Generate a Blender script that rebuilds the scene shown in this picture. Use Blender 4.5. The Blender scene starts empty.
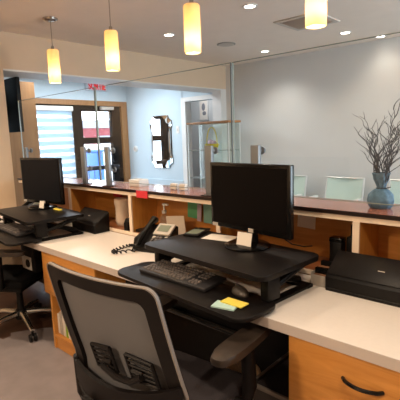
import bpy, bmesh, math, random
from mathutils import Vector, Matrix
random.seed(7)
SC = bpy.context.scene
COL = SC.collection
PI = math.pi

# ------------------------------------------------------------------ materials
def lin(c):
    return tuple(((v/255)/12.92 if v/255 <= .04045 else ((v/255+.055)/1.055)**2.4) for v in c) + (1,)

def mat(name, rgb, rough=.5, metal=0, spec=.5, noise=0, scale=30, bump=0, coat=0, emit=None, estr=0):
    m = bpy.data.materials.new(name); m.use_nodes = True
    nt = m.node_tree; b = nt.nodes['Principled BSDF']
    c = lin(rgb)
    b.inputs['Base Color'].default_value = c
    b.inputs['Roughness'].default_value = rough
    b.inputs['Metallic'].default_value = metal
    b.inputs['Specular IOR Level'].default_value = spec
    b.inputs['Coat Weight'].default_value = coat
    if noise or bump:
        tc = nt.nodes.new('ShaderNodeTexCoord')
        n = nt.nodes.new('ShaderNodeTexNoise'); n.inputs['Scale'].default_value = scale
        n.inputs['Detail'].default_value = 4
        nt.links.new(tc.outputs['Object'], n.inputs['Vector'])
        if noise:
            r = nt.nodes.new('ShaderNodeValToRGB')
            r.color_ramp.elements[0].position = .3; r.color_ramp.elements[1].position = .7
            r.color_ramp.elements[0].color = tuple(v*(1-noise) for v in c[:3]) + (1,)
            r.color_ramp.elements[1].color = tuple(min(1, v*(1+noise)) for v in c[:3]) + (1,)
            nt.links.new(n.outputs['Fac'], r.inputs['Fac'])
            nt.links.new(r.outputs['Color'], b.inputs['Base Color'])
        if bump:
            bp = nt.nodes.new('ShaderNodeBump'); bp.inputs['Strength'].default_value = bump
            bp.inputs['Distance'].default_value = .002
            nt.links.new(n.outputs['Fac'], bp.inputs['Height'])
            nt.links.new(bp.outputs['Normal'], b.inputs['Normal'])
    if emit:
        b.inputs['Emission Color'].default_value = lin(emit)
        b.inputs['Emission Strength'].default_value = estr
    return m

def wood(name, rgb1, rgb2, rough=.45, axis='Z', scale=14):
    m = bpy.data.materials.new(name); m.use_nodes = True
    nt = m.node_tree; b = nt.nodes['Principled BSDF']
    tc = nt.nodes.new('ShaderNodeTexCoord'); mp = nt.nodes.new('ShaderNodeMapping')
    s = {'X': (.12, 1, 1), 'Y': (1, .12, 1), 'Z': (1, 1, .12)}[axis]
    mp.inputs['Scale'].default_value = s
    n = nt.nodes.new('ShaderNodeTexNoise'); n.inputs['Scale'].default_value = scale
    n.inputs['Detail'].default_value = 6; n.inputs['Roughness'].default_value = .6
    n.inputs['Distortion'].default_value = 1.2
    r = nt.nodes.new('ShaderNodeValToRGB')
    r.color_ramp.elements[0].position = .32; r.color_ramp.elements[1].position = .68
    r.color_ramp.elements[0].color = lin(rgb1); r.color_ramp.elements[1].color = lin(rgb2)
    nt.links.new(tc.outputs['Object'], mp.inputs['Vector']); nt.links.new(mp.outputs['Vector'], n.inputs['Vector'])
    nt.links.new(n.outputs['Fac'], r.inputs['Fac']); nt.links.new(r.outputs['Color'], b.inputs['Base Color'])
    b.inputs['Roughness'].default_value = rough
    return m

def glass(name, tint=(.97, .98, .98), ior=1.45, boost=1.0, haze=0):
    m = bpy.data.materials.new(name); m.use_nodes = True
    nt = m.node_tree; nt.nodes.clear()
    out = nt.nodes.new('ShaderNodeOutputMaterial')
    t = nt.nodes.new('ShaderNodeBsdfTransparent'); t.inputs['Color'].default_value = (*tint, 1)
    g = nt.nodes.new('ShaderNodeBsdfGlossy'); g.inputs['Roughness'].default_value = .02
    ge = nt.nodes.new('ShaderNodeNewGeometry')
    dt_ = nt.nodes.new('ShaderNodeVectorMath'); dt_.operation = 'DOT_PRODUCT'
    nt.links.new(ge.outputs['Normal'], dt_.inputs[0]); nt.links.new(ge.outputs['Incoming'], dt_.inputs[1])
    def mth(op, a, b=None):
        q = nt.nodes.new('ShaderNodeMath'); q.operation = op
        for k_, v_ in enumerate((a, b)):
            if v_ is None: continue
            if isinstance(v_, (int, float)): q.inputs[k_].default_value = v_
            else: nt.links.new(v_, q.inputs[k_])
        return q.outputs[0]
    f0 = ((ior-1)/(ior+1))**2
    schlick = mth('ADD', mth('MULTIPLY', mth('POWER', mth('SUBTRACT', 1.0, mth('ABSOLUTE', dt_.outputs['Value'])), 5.0), 1-f0), f0)
    mu = nt.nodes.new('ShaderNodeMath'); mu.operation = 'MULTIPLY'; mu.inputs[1].default_value = boost
    mx = nt.nodes.new('ShaderNodeMixShader')
    nt.links.new(schlick, mu.inputs[0]); nt.links.new(mu.outputs[0], mx.inputs[0])
    nt.links.new(t.outputs[0], mx.inputs[1]); nt.links.new(g.outputs[0], mx.inputs[2])
    last = mx
    if haze:
        d = nt.nodes.new('ShaderNodeBsdfDiffuse'); d.inputs['Color'].default_value = (.85, .87, .88, 1)
        m2 = nt.nodes.new('ShaderNodeMixShader'); m2.inputs[0].default_value = haze
        nt.links.new(mx.outputs[0], m2.inputs[1]); nt.links.new(d.outputs[0], m2.inputs[2]); last = m2
    nt.links.new(last.outputs[0], out.inputs[0])
    return m

def weave(name, rgb, see=.18, scale=420):
    """fine mesh cloth: threads with see-through holes between them"""
    m = bpy.data.materials.new(name); m.use_nodes = True
    nt = m.node_tree; b = nt.nodes['Principled BSDF']
    b.inputs['Base Color'].default_value = lin(rgb); b.inputs['Roughness'].default_value = .8
    b.inputs['Specular IOR Level'].default_value = .2
    out = [n for n in nt.nodes if n.type == 'OUTPUT_MATERIAL'][0]
    tr = nt.nodes.new('ShaderNodeBsdfTransparent'); mx = nt.nodes.new('ShaderNodeMixShader')
    mx.inputs[0].default_value = see
    nt.links.new(b.outputs[0], mx.inputs[1]); nt.links.new(tr.outputs[0], mx.inputs[2])
    nt.links.new(mx.outputs[0], out.inputs[0])
    return m

def emis(name, rgb, s):
    m = bpy.data.materials.new(name); m.use_nodes = True
    nt = m.node_tree; nt.nodes.clear()
    o = nt.nodes.new('ShaderNodeOutputMaterial'); e = nt.nodes.new('ShaderNodeEmission')
    e.inputs['Color'].default_value = lin(rgb); e.inputs['Strength'].default_value = s
    nt.links.new(e.outputs[0], o.inputs[0])
    return m

def translucent(name, rgb, mixd=.35, see=0):
    m = bpy.data.materials.new(name); m.use_nodes = True
    nt = m.node_tree; nt.nodes.clear()
    o = nt.nodes.new('ShaderNodeOutputMaterial')
    t = nt.nodes.new('ShaderNodeBsdfTranslucent'); t.inputs['Color'].default_value = lin(rgb)
    d = nt.nodes.new('ShaderNodeBsdfDiffuse'); d.inputs['Color'].default_value = lin(rgb)
    x = nt.nodes.new('ShaderNodeMixShader'); x.inputs[0].default_value = mixd
    nt.links.new(t.outputs[0], x.inputs[1]); nt.links.new(d.outputs[0], x.inputs[2])
    last = x
    if see:
        tr = nt.nodes.new('ShaderNodeBsdfTransparent'); x2 = nt.nodes.new('ShaderNodeMixShader'); x2.inputs[0].default_value = see
        nt.links.new(x.outputs[0], x2.inputs[1]); nt.links.new(tr.outputs[0], x2.inputs[2]); last = x2
    nt.links.new(last.outputs[0], o.inputs[0])
    return m

M = dict(
 wall=mat('warm_wall_paint', (204, 182, 156), .85, noise=.02, scale=6),
 wallback=mat('grey_wall_paint', (196, 199, 198), .85, noise=.02, scale=4),
 wallcool=mat('pale_blue_wall_paint', (186, 203, 212), .85, noise=.02, scale=6),
 ceil=mat('ceiling_paint', (226, 214, 202), .9, noise=.02, scale=5),
 white=mat('white_trim_paint', (215, 214, 210), .5),
 floor=mat('taupe_vinyl', (126, 117, 117), .55, noise=.08, scale=9),
 floord=wood('dark_floor_boards', (52, 33, 24), (82, 54, 40), .4, 'Y', 10),
 desk=mat('white_laminate', (222, 214, 206), .35, noise=.015, scale=60),
 deskedge=mat('grey_edge_band', (192, 180, 172), .45),
 oak=wood('oak_veneer', (182, 120, 50), (204, 144, 70), .4, 'Z', 22),
 oakx=wood('oak_veneer_across', (178, 116, 48), (200, 138, 68), .4, 'X', 22),
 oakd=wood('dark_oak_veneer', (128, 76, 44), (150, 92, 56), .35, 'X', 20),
 frame=wood('door_frame_wood', (136, 92, 52), (156, 112, 66), .5, 'Z', 20),
 panel=wood('light_wood_panel', (140, 96, 52), (156, 112, 66), .5, 'Z', 12),
 counter=mat('counter_brown_gloss', (158, 100, 78), .2, noise=.12, scale=18, coat=.25),
 counteredge=mat('counter_edge_dark', (30, 18, 16), .3),
 whiteband=mat('white_edge_band', (226, 206, 184), .5),
 black=mat('black_plastic', (13, 11, 11), .45, spec=.22, noise=.05, scale=90),
 blacktop=mat('black_worktop', (16, 13, 13), .42, spec=.25, noise=.08, scale=120),
 blackgloss=mat('black_gloss_plastic', (11, 10, 10), .2, spec=.4),
 screen=mat('dark_screen', (10, 8, 9), .35, spec=.1),
 screenl=mat('grey_dark_screen', (22, 23, 27), .4, spec=.06),
 key=mat('dark_key_plastic', (92, 85, 82), .5),
 keybody=mat('keyboard_body_plastic', (36, 34, 36), .45),
 chairframe=mat('chair_dark_plastic', (16, 12, 12), .5, spec=.22, noise=.05, scale=60),
 rim=mat('taupe_rim_plastic', (126, 118, 112), .5),
 meshback=weave('taupe_mesh_cloth', (102, 101, 103), .1),
 seatcloth=mat('dark_plum_grey_cloth', (46, 40, 44), .9, noise=.15, scale=160, bump=.3),
 armpad=mat('taupe_black_armpad', (58, 48, 41), .36, noise=.05, scale=80),
 blackcloth=mat('black_cloth', (12, 11, 12), .85, spec=.15, noise=.1, scale=150),
 chrome=mat('brushed_silver', (200, 196, 190), .25, metal=1),
 steel=mat('satin_steel', (126, 130, 134), .45, metal=.5),
 nickel=mat('polished_nickel', (190, 184, 176), .15, metal=1),
 darkmetal=mat('dark_metal', (44, 40, 42), .45, metal=.3),
 doorframe=mat('dark_door_frame', (12, 12, 14), .6, spec=.06),
 mint=weave('mint_mesh_cloth', (186, 206, 198), .08),
 chairmetal=mat('pale_chair_metal', (206, 208, 204), .35, metal=.3),
 glass=glass('partition_glass', (.992, .995, .994), 1.45, .8),
 glassedge=mat('glass_edge_green', (128, 138, 130), .2),
 glassdark=mat('glass_edge_dark', (70, 76, 72), .3),
 doorglass=glass('door_pane_glass', (.96, .97, .98), 1.4, .7),
 blind=translucent('blind_cloth', (180, 200, 212), .4),
 sheer=translucent('sheer_blind_cloth', (240, 246, 250), .3, .55),
 mirror=mat('mirror_silver', (225, 230, 232), .02, metal=1),
 cup=translucent('amber_frosted_glass', (236, 218, 186), .3),
 bulb=emis('bulb_glow', (255, 228, 190), 85),
 lamp=emis('downlight_glow', (255, 240, 220), 9),
 red=mat('red_sticker', (206, 52, 62), .5),
 exitred=emis('exit_letter_glow', (232, 12, 24), .42),
 exitbody=mat('exit_sign_body', (168, 184, 194), .5),
 green=mat('green_card', (92, 168, 118), .7),
 teal=mat('teal_card', (112, 158, 146), .7),
 paper=mat('white_paper', (226, 218, 206), .75, noise=.02),
 envelope=mat('cream_envelope', (212, 196, 176), .75, noise=.03),
 yellow=mat('yellow_note_paper', (226, 206, 84), .7),
 mintnote=mat('mint_note_paper', (176, 208, 200), .7),
 lime=mat('lime_book_cover', (150, 190, 60), .6),
 beige=mat('beige_plastic', (196, 176, 156), .6),
 mouseshell=mat('grey_mouse_plastic', (72, 65, 60), .35),
 binshell=mat('charcoal_bin_plastic', (66, 60, 58), .5),
 wicker=mat('beige_wicker', (206, 184, 158), .75, noise=.3, scale=240, bump=.6),
 clear=glass('clear_plastic', (.9, .9, .9), 1.45, 1.0, .06),
 brown=mat('brown_card', (140, 96, 66), .7),
 lcd=mat('grey_green_lcd', (120, 128, 112), .3),
 silverplastic=mat('silver_plastic', (184, 176, 166), .4),
 vase=mat('blue_grey_cloth_wrap', (84, 114, 134), .7, noise=.25, scale=45, bump=.5),
 twig=mat('slate_twig_bark', (62, 66, 72), .8, noise=.2, scale=80),
 basket=mat('yellow_wicker', (186, 172, 36), .6, noise=.12, scale=120),
 lilac=mat('lilac_tissue', (176, 160, 176), .8),
 shelfglass=glass('shelf_glass', (.88, .95, .93), 1.45, 1.0, .1),
 speaker=mat('grey_speaker_grille', (136, 130, 122), .7, noise=.1, scale=300),
 ventm=mat('vent_grey', (190, 182, 172), .6),
 ventd=mat('vent_shadow_grey', (120, 112, 104), .7),
 snow=mat('bright_ground', (225, 228, 232), .9, noise=.05, scale=2),
 brick=mat('rose_brick', (110, 46, 52), .9, noise=.12, scale=4),
 grey=mat('grey_facade', (120, 124, 132), .9),
 blue=mat('blue_bin_plastic', (20, 78, 150), .5),
 carwhite=mat('white_car_paint', (224, 226, 230), .3),
 tyre=mat('dark_tyre', (36, 36, 38), .8),
)

# ------------------------------------------------------------------ mesh builder
class MB:
    def __init__(s): s.bm = bmesh.new(); s.mi = 0
    def _tag(s, fs):
        for f in fs: f.material_index = s.mi
    def box(s, x0, x1, y0, y1, z0, z1, bev=0, seg=2, rot=None, about=None):
        g = bmesh.ops.create_cube(s.bm, size=1)
        vs = g['verts']
        c = Vector(((x0+x1)/2, (y0+y1)/2, (z0+z1)/2))
        for v in vs:
            v.co = Vector((v.co.x*(x1-x0), v.co.y*(y1-y0), v.co.z*(z1-z0))) + c
        if rot is not None:
            p = Vector(about) if about else c
            for v in vs: v.co = rot @ (v.co - p) + p
        fs = list({f for v in vs for f in v.link_faces}); s._tag(fs)
        if bev:
            es = list({e for v in vs for e in v.link_edges})
            r = bmesh.ops.bevel(s.bm, geom=es, offset=bev, segments=seg, profile=.5, affect='EDGES')
            s._tag(r['faces'])
        return s
    def ring(s, c, ax, r, n, up=None):
        ax = ax.normalized()
        if up is None: up = Vector((0, 0, 1)) if abs(ax.z) < .9 else Vector((1, 0, 0))
        a = ax.cross(up).normalized(); b = ax.cross(a).normalized()
        return [s.bm.verts.new(c + a*math.cos(2*PI*i/n)*r + b*math.sin(2*PI*i/n)*r) for i in range(n)]
    def tube(s, pts, r, n=8, caps=True):
        pts = [Vector(p) for p in pts]; k = len(pts)
        rs = r if isinstance(r, (list, tuple)) else [r]*k
        rings = []; up = None
        for i, p in enumerate(pts):
            ax = pts[min(i+1, k-1)] - pts[max(i-1, 0)]
            if up is None:
                up = Vector((0, 0, 1)) if abs(ax.normalized().z) < .9 else Vector((1, 0, 0))
            else:
                up = up - ax.normalized()*up.dot(ax.normalized())
                if up.length < 1e-4: up = Vector((0, 1, 0))
            rings.append(s.ring(p, ax, rs[i], n, up))
        for A, B in zip(rings, rings[1:]):
            for i in range(n):
                s.bm.faces.new((A[i], A[(i+1) % n], B[(i+1) % n], B[i])).material_index = s.mi
        if caps:
            for R_ in (rings[0], rings[-1]):
                s.bm.faces.new(R_).material_index = s.mi
        return s
    def cyl(s, p0, p1, r, r1=None, n=24): return s.tube([p0, p1], [r, r if r1 is None else r1], n)
    def lathe(s, prof, c=(0, 0, 0), n=28, wob=None):
        c = Vector(c); rings = []
        for r, z in prof:
            ring = []
            for i in range(n):
                a = 2*PI*i/n; rr = r*(wob(a, z) if wob else 1)
                ring.append(s.bm.verts.new(c + Vector((rr*math.cos(a), rr*math.sin(a), z))))
            rings.append(ring)
        for A, B in zip(rings, rings[1:]):
            for i in range(n):
                s.bm.faces.new((A[i], A[(i+1) % n], B[(i+1) % n], B[i])).material_index = s.mi
        for R_, (r, z) in ((rings[0], prof[0]), (rings[-1], prof[-1])):
            if r > 1e-4: s.bm.faces.new(R_).material_index = s.mi
        return s
    def prism(s, poly, ext, bev=0):
        ext = Vector(ext)
        A = [s.bm.verts.new(Vector(p)) for p in poly]; B = [s.bm.verts.new(Vector(p)+ext) for p in poly]
        n = len(A); fs = [s.bm.faces.new(A), s.bm.faces.new(B[::-1])]
        for i in range(n): fs.append(s.bm.faces.new((A[i], B[i], B[(i+1) % n], A[(i+1) % n])))
        s._tag(fs)
        if bev:
            es = list({e for f in fs[:2] for e in f.edges})
            r = bmesh.ops.bevel(s.bm, geom=es, offset=bev, segments=2, profile=.5, affect='EDGES'); s._tag(r['faces'])
        return s
    def sheet(s, F, nu, nv, th, wrap=False):
        """closed slab from a surface function F(u,v)->(point, normal), thickness th"""
        g = []
        for k in (0, 1):
            g.append([[s.bm.verts.new(F(i/nu, j/nv)[0] + F(i/nu, j/nv)[1]*(th if k else 0)) for j in range(nv+1)] for i in range(nu+1)])
        fs = []
        for i in range(nu):
            for j in range(nv):
                fs.append(s.bm.faces.new((g[0][i][j], g[0][i+1][j], g[0][i+1][j+1], g[0][i][j+1])))
                fs.append(s.bm.faces.new((g[1][i][j], g[1][i][j+1], g[1][i+1][j+1], g[1][i+1][j])))
        for i in range(nu):
            for j in (0, nv): fs.append(s.bm.faces.new((g[0][i][j], g[0][i+1][j], g[1][i+1][j], g[1][i][j])))
        for j in range(nv):
            for i in (0, nu): fs.append(s.bm.faces.new((g[0][i][j], g[0][i][j+1], g[1][i][j+1], g[1][i][j])))
        s._tag(fs); return s
    def sphere(s, c, r, sx=1, sy=1, sz=1, n=16):
        g = bmesh.ops.create_uvsphere(s.bm, u_segments=n, v_segments=max(6, n//2), radius=r)
        for v in g['verts']: v.co = Vector((v.co.x*sx, v.co.y*sy, v.co.z*sz)) + Vector(c)
        s._tag({f for v in g['verts'] for f in v.link_faces}); return s
    def obj(s, name, mats, parent=None, loc=(0, 0, 0), rotz=0, label=None, subd=0):
        bmesh.ops.recalc_face_normals(s.bm, faces=s.bm.faces)
        me = bpy.data.meshes.new(name); s.bm.to_mesh(me); s.bm.free()
        for m in (mats if isinstance(mats, (list, tuple)) else [mats]):
            me.materials.append(M[m] if isinstance(m, str) else m)
        me.shade_smooth(); me.set_sharp_from_angle(angle=math.radians(38))
        o = bpy.data.objects.new(name, me); COL.objects.link(o)
        o.location = loc; o.rotation_euler = (0, 0, rotz)
        if parent: o.parent = parent
        if label: o['label'] = label
        if subd:
            md = o.modifiers.new('smooth', 'SUBSURF'); md.levels = subd; md.render_levels = subd
        return o

def B(*a, **k): return MB().box(*a, **k)
def tag(o, label, cat, group=None):
    o['label'] = label; o['category'] = cat
    if group: o['group'] = group
    return o
def thing(name, label, cat, loc=(0, 0, 0), rotz=0, group=None):
    o = bpy.data.objects.new(name, None); COL.objects.link(o)
    o.empty_display_size = .05; o.location = loc; o.rotation_euler = (0, 0, rotz)
    return tag(o, label, cat, group)
def struct(name, mb, m):
    o = mb.obj(name, m); o['kind'] = 'structure'; return o
def kids(o): return [c for c in COL.objects if c.parent == o]
def dup(root, loc, rotz, label):
    r = root.copy(); COL.objects.link(r); r.location = loc; r.rotation_euler = (0, 0, rotz); r['label'] = label
    for ch in kids(root):
        c = ch.copy(); COL.objects.link(c); c.parent = r
        for g in kids(ch):
            d = g.copy(); COL.objects.link(d); d.parent = c
    return r
def text_mesh(name, body, size, depth, m, parent, loc, rot):
    cu = bpy.data.curves.new(name, 'FONT'); cu.body = body; cu.size = size; cu.extrude = depth
    cu.align_x = 'CENTER'; cu.align_y = 'CENTER'; cu.offset = .0025
    t = bpy.data.objects.new(name+'_tmp', cu); COL.objects.link(t)
    bpy.context.view_layer.update()
    me = bpy.data.meshes.new_from_object(t.evaluated_get(bpy.context.evaluated_depsgraph_get()))
    bpy.data.objects.remove(t)
    me.materials.clear(); me.materials.append(M[m])
    o = bpy.data.objects.new(name, me); COL.objects.link(o); o.parent = parent
    o.location = loc; o.rotation_euler = rot
    return o

# ------------------------------------------------------------------ camera
H = 1.41
R = ((0.7364792688974631, 0.08005799851075426, -0.6717060393942506),
     (0.6757053760220251, -0.13395692558596556, 0.7248984666161806),
     (-0.03194575557397303, -0.9877480746435339, -0.1527521186065837))
cam = bpy.data.cameras.new('camera'); co = bpy.data.objects.new('camera', cam); COL.objects.link(co)
cam.sensor_width = 36; cam.lens = 416/400*36; cam.clip_start = .02
mw = Matrix.Identity(4)
for i in range(3):
    mw[i][0] = R[i][0]; mw[i][1] = -R[i][1]; mw[i][2] = -R[i][2]
mw[2][3] = H
co.matrix_world = mw
SC.camera = co

# ------------------------------------------------------------------ room shell
CE = 2.42; XB = -4.05; YB = 5.05; XD = -6.5; DT = .73
struct('floor', MB().prism([(-2.98, 1.08, -.05), (-2.985, 1.14, -.05), (-3.04, 1.16, -.05), (-2.93, 1.35, -.05), (-2.86, 1.42, -.05), (-2.7, 1.74, -.05), (1.8, 1.74, -.05),
        (1.8, -1.6, -.05), (-4.05, -1.6, -.05), (-4.05, .98, -.05), (-3.3, 1.03, -.05)], (0, 0, .055)), 'floor')
struct('floor_boards', B(-6.65, 1.8, -1.6, 6.4, -.1, 0), 'floord')
struct('ceiling', B(-6.65, 1.95, -1.75, 6.4, CE, CE+.1), 'ceil')
struct('wall_left', B(-4.45, XB, -1.6, 1.73, 0, CE), 'wall')
struct('wall_over_opening', B(-4.45, XB, 1.73, YB, 2.085, CE), 'wall')
struct('painted_light_soffit', B(-4.452, XB+.002, 1.73, YB, 2.07, 2.085), 'white')  # white board under the warm beam, light on the underside put into colour
struct('wall_pier', B(-4.22, XB, 4.9, YB, 0, 2.07), 'white')
mb = MB(); mb.box(-6.65, -5.0, YB, YB+.12, 0, CE); mb.box(-5.02, -4.33, YB, YB+.12, 1.97, CE); mb.box(-4.33, XB, YB, YB+.12, 0, CE)
struct('wall_entry', mb, 'wallcool')
struct('wall_back', B(XB, 1.95, YB, YB+.12, 0, CE), 'wallback')
struct('trim_1', B(XB, -3.95, YB-.025, YB, 0, CE), 'white')
mb = MB(); mb.box(-5.03, -4.93, YB-.02, YB+.12, 0, 2.04); mb.box(-4.93, -4.33, YB-.02, YB+.12, 1.97, 2.04)
struct('trim_2', mb, 'white')
mb = MB(); mb.box(-6.65, -4.0, 6.2, 6.32, 0, CE); mb.box(-4.12, -4.0, YB+.12, 6.2, 0, CE); mb.box(-6.65, -6.53, YB+.12, 6.2, 0, CE)
struct('wall_corridor', mb, 'wallback')
struct('wall_right', B(1.8, 1.95, -1.6, YB, 0, CE), 'wall')
struct('wall_rear', B(-4.45, 1.95, -1.75, -1.6, 0, CE), 'wall')
struct('wall_side', B(-6.65, -4.45, 1.6, 1.73, 0, CE), 'wallcool')
# door wall with opening y 2.1..4.9, z 0..2.0
mb = MB(); mb.box(XD-.15, XD, 1.73, 2.1, 0, CE); mb.box(XD-.15, XD, 2.1, 4.93, 2.03, CE); mb.box(XD-.15, XD, 4.93, YB, 0, CE)
mb.box(XD-.15, XD, 2.1, 3.86, 0, .35)
struct('wall_front', mb, 'wallcool')
mb = MB(); mb.box(XD-.05, XD+.02, 2.06, 5.03, 2.0, 2.085); mb.box(XD-.05, XD+.02, 4.9, 5.03, 0, 2.0)
struct('trim_3', mb, 'frame')
# wainscot ledge on the entry wall
mb = MB(); mb.box(XD, -5.03, YB-.03, YB, .0, .655)
struct('trim_4', mb, 'wallcool')

# side window with zebra blind
w = B(XD-.12, XD-.02, 2.1, 2.17, .35, 2.0); w.box(XD-.12, XD-.02, 3.84, 3.94, 0, 2.0); w.box(XD-.12, XD-.02, 2.17, 3.84, .35, .42); w.box(XD-.12, XD-.02, 2.17, 3.84, 1.93, 2.0); w.box(XD-.12, XD-.02, 2.98, 3.03, .42, 1.93)
w1 = struct('window_1', w, 'doorframe')
B(XD-.08, XD-.07, 2.17, 2.98, .42, 1.93).obj('pane', 'doorglass', w1)  # unseen extra pane, added to let more daylight into the entry
B(XD-.08, XD-.07, 3.03, 3.84, .42, 1.93).obj('pane', 'doorglass', w1)
bl = thing('roller_blind', 'pale zebra roller blind with sheer bands drawn down over side window', 'blind', (XD+.015, 3.4, .45))
B(-.02, .03, -.55, .475, 1.44, 1.52, bev=.008).obj('headrail', 'white', bl)
mb = MB(); mb.mi = 0
z = 0; k = 0
while z < 1.44:
    h = .075 if k % 2 == 0 else .05
    mb.mi = k % 2
    mb.box(-.002, .002, -.53, .455, z, min(z+h, 1.44)); z += h; k += 1
mb.obj('banded_cloth', ['blind', 'sheer'], bl)
B(-.008, .008, -.53, .455, -.02, .0).obj('bottom_bar', 'white', bl)

# exit door
d = B(XD-.10, XD-.03, 3.94, 4.08, 0, 2.0); d.box(XD-.10, XD-.03, 4.69, 4.9, 0, 2.0); d.box(XD-.10, XD-.03, 4.08, 4.69, 1.9, 2.0)
d.box(XD-.10, XD-.03, 4.08, 4.69, 1.33, 1.44); d.box(XD-.10, XD-.03, 4.08, 4.69, 0, .25)
dd = struct('door_1', d, 'doorframe')
B(XD-.07, XD-.06, 4.08, 4.69, 1.44, 1.9).obj('upper_pane', 'doorglass', dd)
B(XD-.07, XD-.06, 4.08, 4.69, .25, 1.33).obj('lower_pane', 'doorglass', dd)
mb = B(XD-.03, XD+.03, 4.04, 4.78, .85, .93, bev=.01)
mb.obj('push_bar', 'darkmetal', dd)
B(XD-.03, XD+.04, 4.45, 4.72, 1.93, 1.985, bev=.008).obj('door_closer', 'silverplastic', dd)
mb = MB()
for y in (4.2, 4.32, 4.44, 4.56): mb.tube([(XD-.13, y, .3), (XD-.13, y, .85)], .006, 6)
mb.tube([(XD-.13, 4.1, .62), (XD-.13, 4.68, .62)], .006, 6)
mb.obj('guard_grille', 'darkmetal', dd)

# exit sign
ex = thing('exit_sign', 'red lit SORTIE exit sign above the exit door', 'sign', (XD+.03, 4.38, 2.255))
B(-.03, .01, -.23, .23, 0, .14, bev=.006).obj('sign_body', 'exitbody', ex)
tm = text_mesh('letters', 'SORTIE', .165, .004, 'exitred', ex, (.016, 0, .07), (PI/2, 0, PI/2)); tm.scale = (.66, 1, 1)

# outdoors
g = thing('parking_ground', 'bright snowy ground outside the exit door', 'ground', (-16, 4, -.15)); g['kind'] = 'structure'
del g['category']; del g['label']
B(-9.3, 9.3, -14, 14, -.1, 0).obj('snow_surface', 'snow', g)
bd = thing('rose_building', 'rose brick building seen outside through the upper door pane', 'building', (-17, 10, -.15))
B(-1, 1, -4, 4, 0, 2.04).obj('facade', 'brick', bd)
for y in (-2.6, -.9, .8, 2.5): B(1, 1.04, y, y+.9, 1.0, 1.7).obj('window', 'grey', bd)
B(-1.05, 1.05, -4.05, 4.05, 2.04, 2.38).obj('parapet', 'grey', bd)
bn = thing('blue_container', 'blue container standing outside behind the door glass', 'container', (-9.6, 6.28, -.15))
B(-.3, .3, -.1, .1, .06, 1.22, bev=.03).obj('body', 'blue', bn)
B(-.32, .32, -.12, .12, 1.22, 1.28, bev=.02).obj('lid', 'blue', bn)
for sx in (-.2, .2): MB().cyl((sx, -.1, .07), (sx, -.04, .07), .07).obj('wheel', 'tyre', bn)
cr = thing('parked_car', 'white parked car outside behind the door glass', 'car', (-12.5, 8.6, -.15), .1)
MB().prism([(-.8, -2, .3), (-.8, 2, .3), (-.8, 2, .75), (-.8, 1.3, .85), (-.8, .8, 1.35), (-.8, -1.1, 1.4), (-.8, -1.9, .9)], (1.6, 0, 0), .05).obj('body', 'carwhite', cr)
for yy in (-1.25, 1.25):
    for sx in (-.82, .62): MB().cyl((sx, yy, .31), (sx+.2, yy, .31), .31).obj('wheel', 'tyre', cr)

# wood clad column and television
wc = thing('wood_clad_column', 'light wood clad column beside the blind, behind the hanging television', 'column', (-5.78, 2.45, 0))
B(-.18, .18, -.34, .34, 0, 2.2).obj('cladding', 'panel', wc)
B(-.19, .19, -.35, .35, 0, .1).obj('plinth', 'oakd', wc)
tv = thing('wall_television', 'black flat television on a wall arm beside the wood column', 'television', (-4.72, 2.0, 1.51))
B(-.42, .36, -.02, .025, 0, .56, bev=.008).obj('cabinet', 'black', tv)
B(-.40, .34, .025, .028, .02, .54).obj('display', 'screen', tv)
mb = B(-.22, .1, -.05, -.02, .1, .42, bev=.01); mb.box(-.1, .02, -.28, -.05, .22, .3, bev=.008)
mb.obj('wall_arm', 'darkmetal', tv)

# ornate mirror on the entry wall (notched outline)
mr = thing('wall_mirror', 'tall frameless mirror with notched corners on pale blue wall', 'mirror', (-5.56, YB-.002, .86))
def notch(w, h, o=0, r=.09):
    w -= o; h0 = o; h1 = h-o; pts = []
    def arc(cx, cz, a0, a1):
        return [(cx + r*math.cos(math.radians(a0+(a1-a0)*i/6)), cz + r*math.sin(math.radians(a0+(a1-a0)*i/6))) for i in range(7)]
    pts += arc(w, h0, 180, 90)[::1]
    pts += [(w, h0+h*.22), (w-.025, h0+h*.26), (w-.025, h1-h*.26), (w, h1-h*.22)]
    pts += arc(w, h1, 270, 180)
    pts += arc(-w, h1, 0, -90)
    pts += [(-w, h1-h*.22), (-w+.025, h1-h*.26), (-w+.025, h0+h*.26), (-w, h0+h*.22)]
    pts += arc(-w, h0, 90, 0)
    return pts
MB().prism([(x, 0, z) for x, z in notch(.285, .92)], (0, -.014, 0), .004).obj('backing', 'doorframe', mr)
P = notch(.283, .92, .0); Q = notch(.283, .92, .06)
mb = MB()
n = len(P)
for i in range(n):
    a, b_, c, d_ = P[i], P[(i+1) % n], Q[(i+1) % n], Q[i]
    mb.bm.faces.new([mb.bm.verts.new((q[0]*s_, -yy, q[1])) for q, s_, yy in ((a, .985, .016), (b_, .985, .016), (c, 1, .026), (d_, 1, .026))])
bmesh.ops.remove_doubles(mb.bm, verts=mb.bm.verts, dist=.0005)
mb.obj('bevelled_border', 'mirror', mr)
MB().prism([(x, -.014, z) for x, z in notch(.283, .92, .06)], (0, -.012, 0)).obj('mirror_plate', 'mirror', mr)

th = thing('thermostat', 'small round white thermostat on pale wall beside the mirror', 'thermostat', (-6.3, YB, 1.2))
MB().cyl((0, 0, 0), (0, -.02, 0), .06, .055).obj('body', 'white', th)
MB().cyl((0, -.02, 0), (0, -.026, 0), .032).obj('dial', 'silverplastic', th)
sw = thing('light_switch', 'white light switch on pale wall between mirror and doorway', 'switch', (-5.14, YB, 1.46))
B(-.035, .035, -.008, 0, 0, .12, bev=.003).obj('plate', 'white', sw)
B(-.012, .012, -.014, -.008, .035, .085).obj('rocker', 'silverplastic', sw)

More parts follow.
